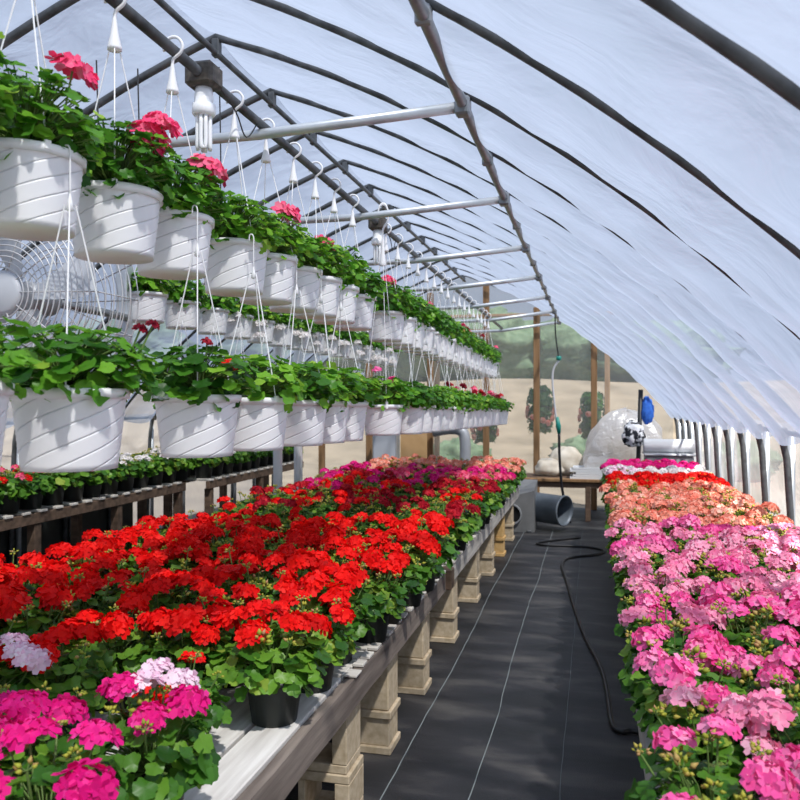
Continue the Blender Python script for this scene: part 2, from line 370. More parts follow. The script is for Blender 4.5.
def foliage(seed, nleaf, rad, z0, h, lsize, nheads, headz, extra_buds=0, droop=0, leafmat='leaf', stems=True):
    rg = random.Random(seed); mb = MB(); heads = []
    cz = z0 + h * .35
    for i in range(nleaf):
        th = rg.uniform(0, 2 * PI); el = math.asin(rg.uniform(-.45 - droop, 1)); k = rg.uniform(.66, 1.05)
        d = Vector((math.cos(th) * math.cos(el), math.sin(th) * math.cos(el), math.sin(el)))
        p = Vector((d.x * rad * k, d.y * rad * k, cz + d.z * h * .65 * k))
        if p.z < z0 - droop * .12: p.z = z0 - droop * .12 + rg.uniform(0, .03)
        nrm = d * .65 + Vector((0, 0, .75)) + Vector((rg.gauss(0, .3), rg.gauss(0, .3), rg.gauss(0, .2)))
        s = lsize * rg.uniform(.65, 1.2)
        mb.cur = 0; leaf(mb, p, nrm, s, rg)
        mb.cur = 1; mb.tint = .3; mb.tube([(d.x * .02, d.y * .02, z0 + .02), ((d.x * rad * .55 * k), d.y * rad * .55 * k, z0 + (p.z - z0) * .75), p], .0022, 3, False)
    ga = rg.uniform(0, 6)
    for i in range(nheads):
        ga += 2.39996; rr = rad * (.18 + .80 * math.sqrt((i + .4) / nheads)) * rg.uniform(.85, 1.05)
        z = headz * rg.uniform(.93, 1.06) - .35 * rr * rr / rad - (z0 * 0)
        p = Vector((math.cos(ga) * rr, math.sin(ga) * rr, z))
        if stems:
            mb.cur = 1; mb.tint = .4; mb.tube([(p.x * .2, p.y * .2, z0 + .04), (p.x * .75, p.y * .75, z0 + (z - z0) * .65), p], .0028, 4, False)
            budcluster(mb, p, rg, .8)
        heads.append((p, ga, rr / rad * .5))
    for i in range(extra_buds):
        th = rg.uniform(0, 2 * PI); rr = rad * rg.uniform(.1, 1.0); z = headz * rg.uniform(.84, .98) - .35 * rr * rr / rad
        p = Vector((math.cos(th) * rr, math.sin(th) * rr, z))
        mb.cur = 1; mb.tint = .4; mb.tube([(p.x * .3, p.y * .3, z0 + .04), p], .002, 3, False)
        budcluster(mb, p, rg, 1.25)
    return mb.mesh('foliage', [M[leafmat], M['stem'], M['bud']], True, True), heads
def headmesh(seed, colour, nfl, rad, fr):
    rg = random.Random(seed); mb = MB()
    for i in range(nfl):
        u = (i + .5) / nfl; el = math.acos(1 - .92 * u); th = i * 2.39996 + rg.uniform(-.2, .2)
        d = Vector((math.sin(el) * math.cos(th), math.sin(el) * math.sin(th), math.cos(el)))
        c = Vector((d.x * rad, d.y * rad, d.z * rad * .50)) * rg.uniform(.86, 1.08)
        d = (d + Vector((rg.gauss(0, .22), rg.gauss(0, .22), .25 + rg.gauss(0, .15)))).normalized()
        a = d.orthogonal().normalized(); a = Matrix.Rotation(rg.uniform(0, 6), 3, d) @ a; b2 = d.cross(a); r = fr * rg.uniform(.85, 1.15); tb = rg.gauss(.5, .2)
        for k in range(5):
            an = 2 * PI * k / 5; e = a * math.cos(an) + b2 * math.sin(an); w = d.cross(e); lift = rg.uniform(.05, .42) * r
            V = [c, c + e * r * .55 - w * r * .40 + d * lift * .5, c + e * r * .95 - w * r * .30 + d * lift, c + e * r * 1.02 + w * r * .26 + d * lift * .8, c + e * r * .58 + w * r * .42 + d * lift * .3]
            mb.tint = min(1, max(0, tb + rg.gauss(0, .12))); o = len(mb.t); mb.add(V, [(0, 1, 2, 3, 4)]); mb.t[o] = min(1, mb.tint + .25)
    return mb.mesh('flower_head', [M[colour]], False, True)
HEADS = {c: [headmesh(100 + k, c, 17, .042, .021) for k in range(4)] for c in FLOWER}
SMALL = {c: [headmesh(200 + k, c, 9, .024, .020) for k in range(2)] for c in FLOWER}
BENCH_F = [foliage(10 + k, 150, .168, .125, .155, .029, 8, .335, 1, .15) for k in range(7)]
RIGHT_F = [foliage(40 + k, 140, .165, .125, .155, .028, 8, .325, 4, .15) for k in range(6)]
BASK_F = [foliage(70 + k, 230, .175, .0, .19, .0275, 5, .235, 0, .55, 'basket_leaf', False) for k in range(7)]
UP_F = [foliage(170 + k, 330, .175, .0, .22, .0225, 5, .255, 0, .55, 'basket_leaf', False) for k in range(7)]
SIDE_F = [foliage(90 + k, 90, .15, .11, .13, .030, 7, .27, 0, .15) for k in range(3)]

def pot_mesh():
    mb = MB(); mb.lathe([(.0, .004), (.066, .004), (.066, 0), (.070, 0), (.088, .122), (.097, .123), (.098, .143), (.092, .143), (.086, .118)], 24); return mb.mesh('pot', M['black_pot'], True)
def disc_mesh(r, z, m, name):
    mb = MB(); V = [(0, 0, z + .004)] + [(r * math.cos(2 * PI * k / 20), r * math.sin(2 * PI * k / 20), z) for k in range(20)]
    mb.add(V, [(0, 1 + k, 1 + (k + 1) % 20) for k in range(20)]); return mb.mesh(name, m)
POT = pot_mesh(); POTSOIL = disc_mesh(.088, .122, M['soil'], 'soil')
BZ = .59
def plant(label, x, y, z, fol, colours, k, group, scale=1.0, cat='potted plant', small=False, name='potted_geranium', hs=1.0):
    root = thing(name, label, cat, (x, y, z), R.uniform(0, 2 * PI), group); root.scale = (scale,) * 3
    link('pot', POT, root); link('soil', POTSOIL, root)
    me, heads = fol; link('foliage', me, root)
    for j in R.sample(range(len(heads)), min(k, len(heads))): flower(root, heads[j], R.choice(colours), small, hs)
    return root
def flower(root, head, colour, small=False, hs=1.0):
    p, ga, tilt = head
    f = link('flower_head', R.choice((SMALL if small else HEADS)[colour]), root, p)
    f.rotation_mode = 'QUATERNION'
    ax = Vector((-math.sin(ga), math.cos(ga), 0))
    f.rotation_quaternion = Matrix.Rotation(tilt * 1.1, 4, ax).to_quaternion()
    s = R.uniform(.85, 1.15) * hs; f.scale = (s, s, s)
    return f

# ------------------------------------------------------------------ left bench of geraniums
LB0, LB1 = -2.82, -.89
def bench(label, x0, x1, y0, y1, z, cross_from, rail_sides, railm, group=None, teeth=False):
    root = thing('plant_bench', label, 'bench', ((x0 + x1) / 2, (y0 + y1) / 2, 0), 0, group)
    ox, oy = root.location.x, root.location.y
    def sub(n, mb, m): o = mb.obj(n, m, root); o.location = (-ox, -oy, 0); return o
    rg = random.Random(int(y0 * 100) + 3)
    if cross_from > y0:                               # planks along the house
        w = .138; x = x1 - .046
        while x - w > x0 + .05:
            mb = MB(); mb.box((x - w, y0 + rg.uniform(0, .03), z - .025 + rg.uniform(-.002, .002)), (x, cross_from - .012, z + rg.uniform(-.003, .0)), .004); sub('deck_plank', mb, M['wood_grey']); x -= w + .016
    y = max(cross_from, y0) + .01
    while y + .07 < y1:
        w = rg.uniform(.075, .095); mb = MB(); e = rg.uniform(-.002, .016) if teeth else 0
        mb.box((x0 + .047, y, z - .022), (x1 - .047, y + w, z + rg.uniform(-.003, .003)), .003)
        if teeth: mb.box((x1 - .0465, y + rg.uniform(0, .02), z - .0065), (x1 - .008 + e, y + w - rg.uniform(0, .02), z + rg.uniform(.002, .009)), .002)
        sub('deck_slat', mb, M['wood_cross']); y += w + rg.uniform(.018, .03)
    for s in rail_sides:
        mb = MB(); xx = x1 - .040 if s > 0 else x0 + .005
        n = 24; V = []; F = []
        for i in range(n + 1):
            yy = y0 + (y1 - y0) * i / n; j1 = .004 * noise.noise(Vector((yy * 3, s, 1))); j2 = .006 * noise.noise(Vector((yy * 5, s, 7)))
            V += [(xx + j1, yy, z - .125 + j2), (xx + .038 + j1, yy, z - .125 + j2), (xx + .038 + j1, yy, z - .010 + j2 * .5), (xx + j1, yy, z - .010 + j2 * .5)]
        for i in range(n):
            a = i * 4; b2 = a + 4
            for q in range(4): F.append((a + q, a + (q + 1) % 4, b2 + (q + 1) % 4, b2 + q))
        F += [(3, 2, 1, 0), (n * 4, n * 4 + 1, n * 4 + 2, n * 4 + 3)]
        mb.add(V, F); sub('edge_rail', mb, railm)
    y = y0 + .3
    while y < y1:
        mb = MB(); mb.box((x0 + .05, y, z - .115), (x1 - .05, y + .045, z - .026), .003); sub('cross_joist', mb, M['wood_rail_pale']); y += .62
    return root
nb = bench('near half of the left bench, bleached planks with a dark weathered rail', LB0, LB1, .75, 4.86, BZ, 2.9, (1, -1), M['wood_rail'], 'benches', True)
mb = MB(); mb.box((LB1 - .12, 4.84, BZ - .12), (LB1 + .035, 4.95, BZ + .005), .006); o = mb.obj('end_timber', M['wood_dark'], nb); o.location = (-nb.location.x, -nb.location.y, 0)
bench('far half of the left bench, pale slats with scalloped edge', LB0, LB1, 4.98, 9.82, BZ, 0, (1, -1), M['wood_rail_pale'], 'benches', True)
RB0, RB1 = .15, 1.10
bench('right bench of pink geraniums along the sloping side wall', RB0, RB1, .85, 9.9, BZ, 9.8, (-1, 1), M['wood_rail_pale'], 'benches')

def pier(label, x, y, top, hollow=False, m='block', group='block piers'):
    """two concrete blocks, one on the other: each block is a thing"""
    w = .105
    h1 = .20
    # lower block: two flanges (top, bottom) around a recessed web
    mb = MB()
    mb.box((x - w, y - .1, 0), (x + w, y + .1, .035), .004); mb.box((x - w, y - .1, h1 - .035), (x + w, y + .1, h1), .004)
    if hollow:
        mb.box((x - w, y - .1, .0355), (x - w + .03, y + .1, h1 - .0355), .003); mb.box((x + w - .06, y - .1, .0355), (x + w, y + .1, h1 - .0355), .003)
    else: mb.box((x - w + .012, y - .085, .0355), (x + w - .012, y + .085, h1 - .0355), .003)
    tag(mb.obj('concrete_block', M[m]), 'lower flanged block of the ' + label, 'block', group)
    mb = MB(); z0 = h1 + .001; ww = w - .012
    if hollow:
        mb.box((x - ww, y - .095, z0), (x + ww, y + .095, z0 + .035), .004); mb.box((x - ww, y - .095, top - .035), (x + ww, y + .095, top), .004)
        mb.box((x - ww, y - .095, z0 + .0355), (x - ww + .03, y + .095, top - .0355), .003); mb.box((x + ww - .06, y - .095, z0 + .0355), (x + ww, y + .095, top - .0355), .003)
    else: mb.box((x - ww, y - .09, z0), (x + ww, y + .09, top), .006)
    tag(mb.obj('concrete_block', M[m]), 'upper block of the ' + label, 'block', group)
PT = BZ - .127
for i, y in enumerate([3.02, 3.66, 4.43, 5.40, 6.50, 7.50, 8.45]):
    pier('%s beige pier along the aisle under the left bench' % nth(i + 1), -1.02, y, PT, i == 0, 'block_tan' if i == 6 else 'block')
pier('last beige pier under the far end of the left bench', -1.02, 9.4, PT)
pier('nearest beige pier under the left bench, at the photo edge', -1.02, 1.7, PT, True)
for i, y in enumerate([1.4, 3.4, 5.5, 7.5, 9.4]): pier('%s rear pier under the left bench' % nth(i + 1), -2.66, y, PT)
for i, y in enumerate([1.6, 3.6, 5.6, 7.6, 9.5]):
    for x, w in ((.32, 'aisle side'), (.98, 'wall side')): pier('%s %s pier under the right bench' % (nth(i + 1), w), x, y, PT)

G = 'geraniums on the left bench'
plant('big magenta geranium at the bottom left corner of the photo', -1.10, 1.42, BZ, BENCH_F[0], ['magenta'], 5, G, 1.05, hs=1.02)
plant('magenta geranium at the left edge, below the pale pink one', -1.36, 1.66, BZ, BENCH_F[1], ['magenta'], 4, G, hs=1.02)
plant('pale pink geranium at the left edge, before the first reds', -1.72, 1.97, BZ, BENCH_F[2], ['pale pink'], 6, G, hs=1.15)
B = thing('potted_geranium', 'geranium with magenta and pale pink heads, left of the bare planks', 'potted plant', (-1.07, 1.77, BZ), .3, G)
link('pot', POT, B); link('soil', POTSOIL, B); link('foliage', BENCH_F[3][0], B)
for (dx, dy, dz, c) in ((-.10, .05, .325, 'magenta'), (-.02, .10, .35, 'pale pink'), (.055, .07, .335, 'pale pink'), (.10, -.03, .32, 'magenta'), (.03, -.09, .305, 'magenta'), (-.06, .00, .34, 'magenta'), (-.03,.03,.335,'pale pink')):
    f = flower(B, (Vector((dx, dy, dz)), math.atan2(dy, dx), .35), c); B.rotation_euler = (0, 0, .2)
    mb = MB(); mb.tint = .4; mb.tube([(dx * .3, dy * .3, .16), (dx * .8, dy * .8, .25), (dx, dy, dz)], .003, 5); mb.obj('flower_stem', M['stem'], B)
plant('small red geranium behind the magenta and pale pink one, few heads', -1.19, 2.12, BZ, BENCH_F[4], ['red'], 3, G, .85)
plant('red geranium with its black pot in full view on the bare planks', -1.03, 2.46, BZ, BENCH_F[5], ['red'], 6, G, 1.06)
rows = [2.15 + .31 * r for r in range(25)]
cols = [-1.05, -1.36, -1.67, -1.98, -2.29, -2.6]
for r, y in enumerate(rows):
    if 4.92 < y < 5.12 or y > 9.7: continue
    for c, x in enumerate(cols):
        if c == 0 and r < 2: continue
        if c == 1 and r < 1: continue
        if y < 4.95: pal, k = ['red'], R.choice([4, 4, 5, 6])
        elif y < 6.3: pal, k = ['crimson', 'red', 'crimson'], R.choice([1, 2, 3]) if c < 2 else R.choice([2, 3, 4])
        elif y < 7.4: pal, k = ['crimson', 'magenta', 'crimson', 'red'], R.choice([3, 4, 5])
        elif y < 8.5: pal, k = ['magenta', 'magenta', 'coral pink'] if c < 4 else ['crimson', 'magenta'], R.choice([4, 5, 6])
        else: pal, k = ['salmon'], R.choice([4, 5, 6])
        if y > 4.95:                                   # one colour per plant
            pal = [R.choice(pal)]
        plant('%s geranium on the left bench, %s row from the front, %s from the aisle' % (pal[0], nth(r + 1), nth(c + 1)),
              x + R.uniform(-.025, .025) + (.085 if y > 3.2 else .03), y + R.uniform(-.02, .02), BZ, R.choice(BENCH_F), pal, k, G, R.uniform(.93, 1.08), hs=1.14 if y < 4.95 else 1.0)

# ------------------------------------------------------------------ right bench
G = 'geraniums on the right bench'
rcols = [.262, .545, .805, 1.03]; r = 0; y = 1.22
while y < 9.8:
    r += 1
    for c, x in enumerate(rcols):
        yy = y + .05 * c                                # the colour bands run slightly oblique
        if y < 3.25: pal = R.choices(['hot pink', 'pink'], [14, 1])[0]; k = 4
        elif y < 4.95: pal = R.choices(['pink', 'pale pink', 'hot pink'], [8, 1, 1])[0]; k = 5
        elif y < 7.3: pal = 'salmon'; k = 5
        elif y < 8.5: pal = 'red'; k = 6
        elif y < 9.1: pal = R.choice(['white', 'pale pink']); k = 7
        else: pal = 'magenta'; k = 7
        if y < 2.0: k = 3; pal = 'hot pink'
        plant('%s geranium on the right bench, %s row from the front, %s from the aisle' % (pal, nth(r), nth(c + 1)),
              x + R.uniform(-.02, .02), y + R.uniform(-.02, .02), BZ, R.choice(RIGHT_F), [pal], min(8, k + R.choice([-1, 0, 0, 1])), G, R.uniform(.92, 1.05), hs=1.08)
    y += .285

# ------------------------------------------------------------------ hanging baskets
def basket_pot():
    mb = MB(); K = 7; per = 12; nc = K * per; H = .186; nz = 13; sh = 3.8; V = []; F = []
    for j in range(nz + 1):
        t = j / nz; z = H * t; r0 = .110 + .022 * t
        for i in range(nc):
            g = i % per; base = i // per
            fr = {0: 0, 1: .014, 2: .028}.get(g, .028 + (g - 2) / (per - 2) * .972)
            a = 2 * PI * (base + fr) / K + sh * t
            r = r0 - (.0055 if g == 1 and j > 0 else 0)
            V.append((r * math.cos(a), r * math.sin(a), z - H))
    for j in range(nz):
        for i in range(nc): F.append((j * nc + i, j * nc + (i + 1) % nc, (j + 1) * nc + (i + 1) % nc, (j + 1) * nc + i))
    F.append(tuple(range(nc))[::-1]); mb.add(V, F); return mb.mesh('pot', M['white_plastic'], True)
BPOT = basket_pot()
mb = MB(); mb.lathe([(.128, -.016), (.137, -.018), (.138, .004), (.134, .007), (.124, .006), (.121, -.02), (.118, -.05)], 40); BRIM = mb.mesh('rim', M['white_plastic'], True)
BSOIL = disc_mesh(.122, -.02, M['soil'], 'soil')
HH = .54                                               # rim to pipe
mb = MB()
for k in range(3):
    a = 2 * PI * k / 3 + .5; mb.tube([(.128 * math.cos(a), .128 * math.sin(a), .0), (.014 * math.cos(a), .014 * math.sin(a), HH - .125)], .0021, 5)
    q = Vector((.131 * math.cos(a), .131 * math.sin(a), .002)); mb.box(q - Vector((.008, .008, .012)), q + Vector((.008, .008, .010)), .002)
HWIRE = mb.mesh('hanger_wires', M['cord'])
mb = MB(); mb.lathe([(.0, HH - .140), (.021, HH - .138), (.021, HH - .130), (.012, HH - .095), (.008, HH - .065), (.005, HH - .045)], 12)
hook = [(0, 0, HH - .05), (.004, 0, HH - .03), (.030, 0, HH - .012), (.037, 0, HH + .012), (.022, 0, HH + .034), (0, 0, HH + .040), (-.022, 0, HH + .032), (-.031, 0, HH + .014), (-.030, 0, HH - .002)]
mb.tube(smooth_pts(hook, 4), [.0052] * 33, 6); HHOOK = mb.mesh('hanger_hook', M['white_plastic'], True)
mb = MB(); mb.lathe([(.0, HH - .142), (.010, HH - .138), (.006, HH - .120), (.002, HH - .10)], 8); mb.tube(smooth_pts([(0, 0, HH - .11), (0, 0, HH - .03), (0, 0, HH - .006), (-.006, 0, HH + .006), (-.016, 0, HH + .004), (-.018, 0, HH - .016)], 4), .0022, 5); WHOOK = mb.mesh('hanger_hook', M['cord'], True)
def basket(label, x, y, zr, ztop, fi, colours, k, group, small=False, s=1.0, hookm=None, fz=1.0, at=()):
    root = thing('hanging_basket', label, 'hanging basket', (x, y, zr), 0, group)
    a = R.uniform(0, 2 * PI)
    for n, me in (('pot', BPOT), ('rim', BRIM), ('soil', BSOIL)): o = link(n, me, root); o.rotation_euler = (0, 0, a)
    me, heads = (UP_F if group == G1 else BASK_F)[fi % 7]; f = link('foliage', me, root); fa = R.uniform(0, 2 * PI); f.rotation_euler = (0, 0, fa); fs = R.uniform(.9, 1.1) * fz; f.scale = (s, s, fs)
    for n, me in (('hanger_wires', HWIRE), ('hanger_hook', hookm or HHOOK)):
        o = link(n, me, root); o.scale = (1, 1, (ztop - zr) / HH)
        if n == 'hanger_wires': o.rotation_euler = (0, 0, R.uniform(0, 2))
    for (du, dz, c, *dy) in at:                            # heads where the photo shows them: du along the row's screen-right direction
        q = Vector((du * .97, du * .24 + (dy[0] if dy else 0), dz)); flower(root, (q, math.atan2(q.y, q.x), .4), c, small, 1.2 if c == 'coral pink' else .62 if c == 'dark red' else 1)
        mb = MB(); mb.tint = .4; mb.tube([(q.x * .4, q.y * .4, .03), (q.x * .85, q.y * .85, dz * .6), q], .0028, 5); mb.obj('flower_stem', M['stem'], root)
    rot = Matrix.Rotation(fa, 3, 'Z')
    for j in R.sample(range(len(heads)), min(k, len(heads))):
        p, ga, t = heads[j]; p = rot @ Vector((p.x * s, p.y * s, p.z * fs)); flower(root, (p, ga + fa, t), R.choice(colours), small)
    return root
G1 = 'upper front row of hanging baskets'
up = [1.36, 1.70, 2.07, 2.40, 2.87, 3.18, 3.50, 3.80, 4.10, 4.44] + [5.20 + .335 * i for i in range(17)]
for i, y in enumerate(up):
    zr = min(2.252, 2.325 - .018 * y)
    at = {1: [(.112, .215, 'coral pink')], 2: [(.10, .17, 'coral pink'), (.14, .20, 'coral pink'), (.09, .14, 'coral pink')], 3: [(.12, .165, 'coral pink')], 5: [(.085, .195, 'coral pink')], 7: [(.04, .18, 'coral pink')], 10: [(.02, .22, 'coral pink')]}.get(i, ())
    if i < 12: c, k = ['coral pink'], 0
    else: c = [R.choice(['dark red', 'dark red', 'crimson', 'coral pink', 'hot pink'])]; k = R.choice([0, 1, 2, 2, 3])
    fl = ' with %s flowers' % c[0] if k or at else ', leaves only'
    basket('white hanging basket%s, %s from the front in the upper row' % (fl, nth(i + 1)), BX, y, zr, bz(y), i, c, k, G1, i >= 12, 1.05, at=at)
G2 = 'lower front row of hanging baskets'
lo = [(-1.23, 1.27), (-1.23, 1.675), (-1.22, 2.29), (-1.23, 2.74), (-1.23, 3.18), (-1.23, 3.49), (-1.23, 3.79), (-1.30, 4.86)] + [(-1.23, 5.20 + .335 * i) for i in range(17)]
for i, (x, y) in enumerate(lo):
    zr = 1.70 - .018 * y; zt = min(2.252, 2.325 - .018 * y) + .006
    if i < 7: c, k = (['red'], (0, 0, 0, 0, 0, 0, 0)[i]); sm = True; at = {1: [(.17, .15, 'dark red'), (.20, .16, 'dark red')], 2: [(.10, .095, 'red'), (.03, .17, 'dark red')]}.get(i, ())
    else: c = [R.choice(['dark red', 'crimson', 'coral pink', 'hot pink'])]; k = R.choice([0, 0, 1, 2]) if i < 14 else R.choice([1, 2, 3]); sm = True; at = ()
    if i == 7: zt = bz(y)
    fl = ' with %s flowers' % (at[0][2] if at else c[0]) if k or at else ', leaves only'
    ro = basket('white hanging basket%s, %s from the front in the lower row' % (fl, nth(i + 1)), x, y, zr, zt, i + 3, c, k, G2, sm, 1.06, HHOOK if i == 7 else WHOOK, .86, at)
G3 = 'rear rows of hanging baskets'
for i in range(15):
    y = 4.75 + .46 * i
    c, k = (['white'], 4) if i > 3 else (['white'], 0)
    basket('white hanging basket%s, %s from the front in the rear upper row' % (' with white flowers' if i > 2 else ', leaves only', nth(i + 1)), B2X, y, 2.37 - .004 * y, 2.86 - .0075 * (y - 4.1), i + 1, c, k, G3, i < 4, at=[(R.uniform(-.1, .16), R.uniform(-.16, .04), 'white', -.14) for q in range(4)] if i > 2 else ())
for i in range(14):
    y = 4.95 + .46 * i
    c, k = (['dark red'], 3) if i < 2 else (['white'], 3)
    basket('white hanging basket with %s flowers, %s from the front in the rear lower row' % (c[0], nth(i + 1)), B2X + .15, y, 1.60 - .004 * y, 2.36 - .004 * y, i + 4, c, k, G3, True, 1.0, WHOOK)

# ------------------------------------------------------------------ lamps on the basket pipe
def lamp(label, y):
    z = bz(y); root = thing('lamp', label, 'lamp', (BX, y, z), 0, 'lamps on the basket pipe')
    mb = MB(); mb.box((-.055, -.05, -.045), (.055, .05, .04), .012); mb.obj('junction_box', M['dark_box'], root)
    mb = MB(); mb.lathe([(.0, -.045), (.030, -.045), (.034, -.075), (.034, -.10), (.042, -.105), (.043, -.135), (.036, -.145), (0, -.145)], 20); mb.obj('socket', M['glass_white'], root, True)
    for k in range(4):
        a = PI / 2 * k + .4; cx, cy = .022 * math.cos(a), .022 * math.sin(a); t = Vector((-math.sin(a), math.cos(a), 0)) * .008
        p = Vector((cx, cy, 0)); mb = MB(); mb.tube(smooth_pts([p - t + Vector((0, 0, -.145)), p - t + Vector((0, 0, -.25)), p + Vector((0, 0, -.262)), p + t + Vector((0, 0, -.25)), p + t + Vector((0, 0, -.145))], 4), .0075, 8); mb.obj('lamp_tube', M['glass_white'], root, True)
    mb = MB(); mb.tube(smooth_pts([(.02, .05, .0), (.03, .2, -.06), (.02, .32, -.12), (.0, .5, .02)], 5), .003, 5); mb.obj('cable', M['black_rubber'], root)
lamp('white compact fluorescent lamp under a dark box, among the near baskets', 2.62)
lamp('small white lamp on the basket pipe farther down the row', 5.0)
for x, y, z0, z1, lab in ((-2.35, 3.4, 2.55, 3.30, 'thin dark cord hanging behind the first basket'), (-2.25, 3.6, 2.4, 3.33, 'thin dark cord hanging behind the second basket'), (-1.95, 3.9, 2.4, 3.43, 'thin dark cord hanging from the ridge near the lamp')):
    mb = MB(); mb.tube(smooth_pts([(x, y, z1), (x + .01, y, (z0 + z1) / 2), (x, y, z0)], 4), .004, 5); tag(mb.obj('dangling_line', M['black_rubber']), lab, 'cord', 'hanging cords')

# ------------------------------------------------------------------ drum fan
FX, FY, FZ = -2.86, 3.42, 2.18
root = thing('drum_fan', 'big round grey drum fan with wire guard behind the near baskets', 'fan', (FX, FY, FZ))
def ring(mb, r, y, t=.004, n=56): mb.tube([(r * math.cos(2 * PI * k / n), y, r * math.sin(2 * PI * k / n)) for k in range(n + 1)], t, 5, False)
mb = MB()
for k in range(1, 15): ring(mb, .10 + .028 * k, -.06 * (1 - (k / 14) ** 2), .0036)
for k in range(10):
    a = PI * k / 5; mb.tube([(.1 * math.cos(a), -.06, .1 * math.sin(a)), (.3 * math.cos(a), -.045, .3 * math.sin(a)), (.495 * math.cos(a), 0, .495 * math.sin(a))], .004, 5)
mb.obj('front_guard', M['wire'], root, True)
mb = MB()
for k in range(1, 11): ring(mb, .10 + .040 * k, .36, .0032)
for k in range(16):
    a = PI * k / 8; mb.tube([(.1 * math.cos(a), .36, .1 * math.sin(a)), (.5 * math.cos(a), .36, .5 * math.sin(a)), (.495 * math.cos(a), 0, .495 * math.sin(a))], .0035, 5)
for k in range(1, 5): ring(mb, .5, .36 * k / 5, .0035)
mb.obj('rear_cage', M['wire'], root, True)
rx = Matrix.Rotation(PI / 2, 4, 'X')
mb = MB(); mb.lathe([(0, .075), (.09, .072), (.112, .06), (.115, .045), (0, .045)], 36, rx); mb.obj('hub_plate', M['fan_grey'], root, True)
mb = MB(); mb.lathe([(0, -.30), (.08, -.30), (.085, -.12), (.06, -.1), (0, -.1)], 24, rx); mb.obj('motor', M['steel'], root, True)
for k in range(4):
    a = PI / 2 * k + .3; mb = MB(); V = []
    for (r, w, tw) in ((.07, .05, .6), (.2, .10, .5), (.33, .14, .38), (.44, .13, .28)):
        for s in (-1, 1):
            V.append((r * math.cos(a) - s * w * math.cos(tw) * math.sin(a), .1 + s * w * math.sin(tw), r * math.sin(a) + s * w * math.cos(tw) * math.cos(a)))
    mb.add(V, [(0, 1, 3, 2), (2, 3, 5, 4), (4, 5, 7, 6)]); mb.obj('blade', M['fan_grey'], root)
mb = MB(); mb.tube([(0, .3, 0), (-.03, .8, 0), (-.08, 1.16, 0)], .025, 8); mb.obj('mounting_arm', M['galv'], root, True)
mb = MB(); mb.box((-.16, 1.15, -.33), (-.08, 1.23, .52), .006); mb.obj('hanging_post', M['tie'], root)
for x, y, lab in ((-2.98, 7.20, 'left one of two white posts behind the red flowers'), (-2.98, 7.75, 'right one of two white posts behind the red flowers')):
    mb = MB(); mb.tube([(x, y, 0), (x, y, 1.4), (x, y, 2.8)], .045, 16); tag(mb.obj('support_post', M['glass_white'], None, True), lab, 'post', 'roof posts')

# ------------------------------------------------------------------ rear-left side bench
SZ = .75
def sidebench(label, x0, x1, y0, y1, group):
    root = thing('plant_bench', label, 'bench', (0, 0, 0), 0, 'benches')
    y = y0
    while y + .09 < y1:
        mb = MB(); mb.box((x0, y, SZ - .02), (x1 + .012, y + .09, SZ), .003); mb.obj('deck_slat', M['wood_cross'], root); y += .20
    mb = MB(); mb.box((x1 - .045, y0, SZ - .11), (x1, y1, SZ - .021), .004); mb.obj('edge_rail', M['wood_dark'], root)
    mb = MB(); mb.box((x0, y0, SZ - .11), (x0 + .045, y1, SZ - .021), .004); mb.obj('edge_rail', M['wood_dark'], root)
    n = max(2, int((y1 - y0) / 1.1)); 
    for i in range(n + 1):
        for x in (x0 + .02, x1 - .09):
            yy = y0 + .05 + (y1 - y0 - .18) * i / n; mb = MB(); mb.box((x, yy, 0), (x + .08, yy + .08, SZ - .112), .005); mb.obj('leg', M['wood_dark'], root)
sidebench('slatted side bench of dark potted plants along the left wall', -4.95, -4.40, 3.2, 8.0, '')
sidebench('far slatted side bench by the left wall with dark legs', -4.85, -4.22, 8.2, 11.2, '')
r = 0; y = 4.3
while y < 11.1:
    r += 1
    for c in range(2):
        x = (-4.53 - .27 * c) + (.16 if y > 8.1 else 0)
        col = R.choice(['red', 'red', 'coral pink'] if y < 6.6 else ['red', 'white', 'white'] if y < 8 else ['white'])
        k = R.choice([2, 3, 4]) if c == 0 else 2
        plant('%s flowering plant on the left side bench, %s from the front, %s line' % (col, nth(r), 'front' if c == 0 else 'back'), x, y, SZ + .001, R.choice(SIDE_F), [col], k, 'plants on the side bench', R.uniform(1.15, 1.3), 'potted plant', True, 'potted_plant')
    y += .27

# ------------------------------------------------------------------ aisle: guide threads in the cloth, hose
for x, lab in ((-.85, 'left pale thread woven along the black aisle cloth'), (-.50, 'middle pale thread woven along the black aisle cloth'), (-.14, 'right faint thread along the black aisle cloth')):
    mb = MB(); V = []; F = []; n = 90
    for i in range(n + 1):
        yy = .3 + 10 * i / n; xx = x + .014 * noise.noise(Vector((x * 9, yy * 1.1, 0))) + .005 * noise.noise(Vector((x, yy * 6, 2))); w = .0028 if x < -.2 else .0015
        V += [(xx - w, yy, .0005), (xx + w, yy, .0005), (xx + w * .5, yy, .0035), (xx - w * .5, yy, .0035)]
    for i in range(n):
        a = 4 * i
        for q in range(4): F.append((a + q, a + (q + 1) % 4, a + 4 + (q + 1) % 4, a + 4 + q))
    mb.add(V, F); tag(mb.obj('guide_thread', M['thread']), lab, 'thread', 'guide threads')
def gp(u, v, z=0):                                     # point on the aisle floor from the survey sketch
    d = 794 * (HC - z) / (v - 398); t = (u - 400) / 794; s, c = math.sin(math.radians(13.73)), math.cos(math.radians(13.73))
    return (d * (t * c - s), d * (t * s + c), z)
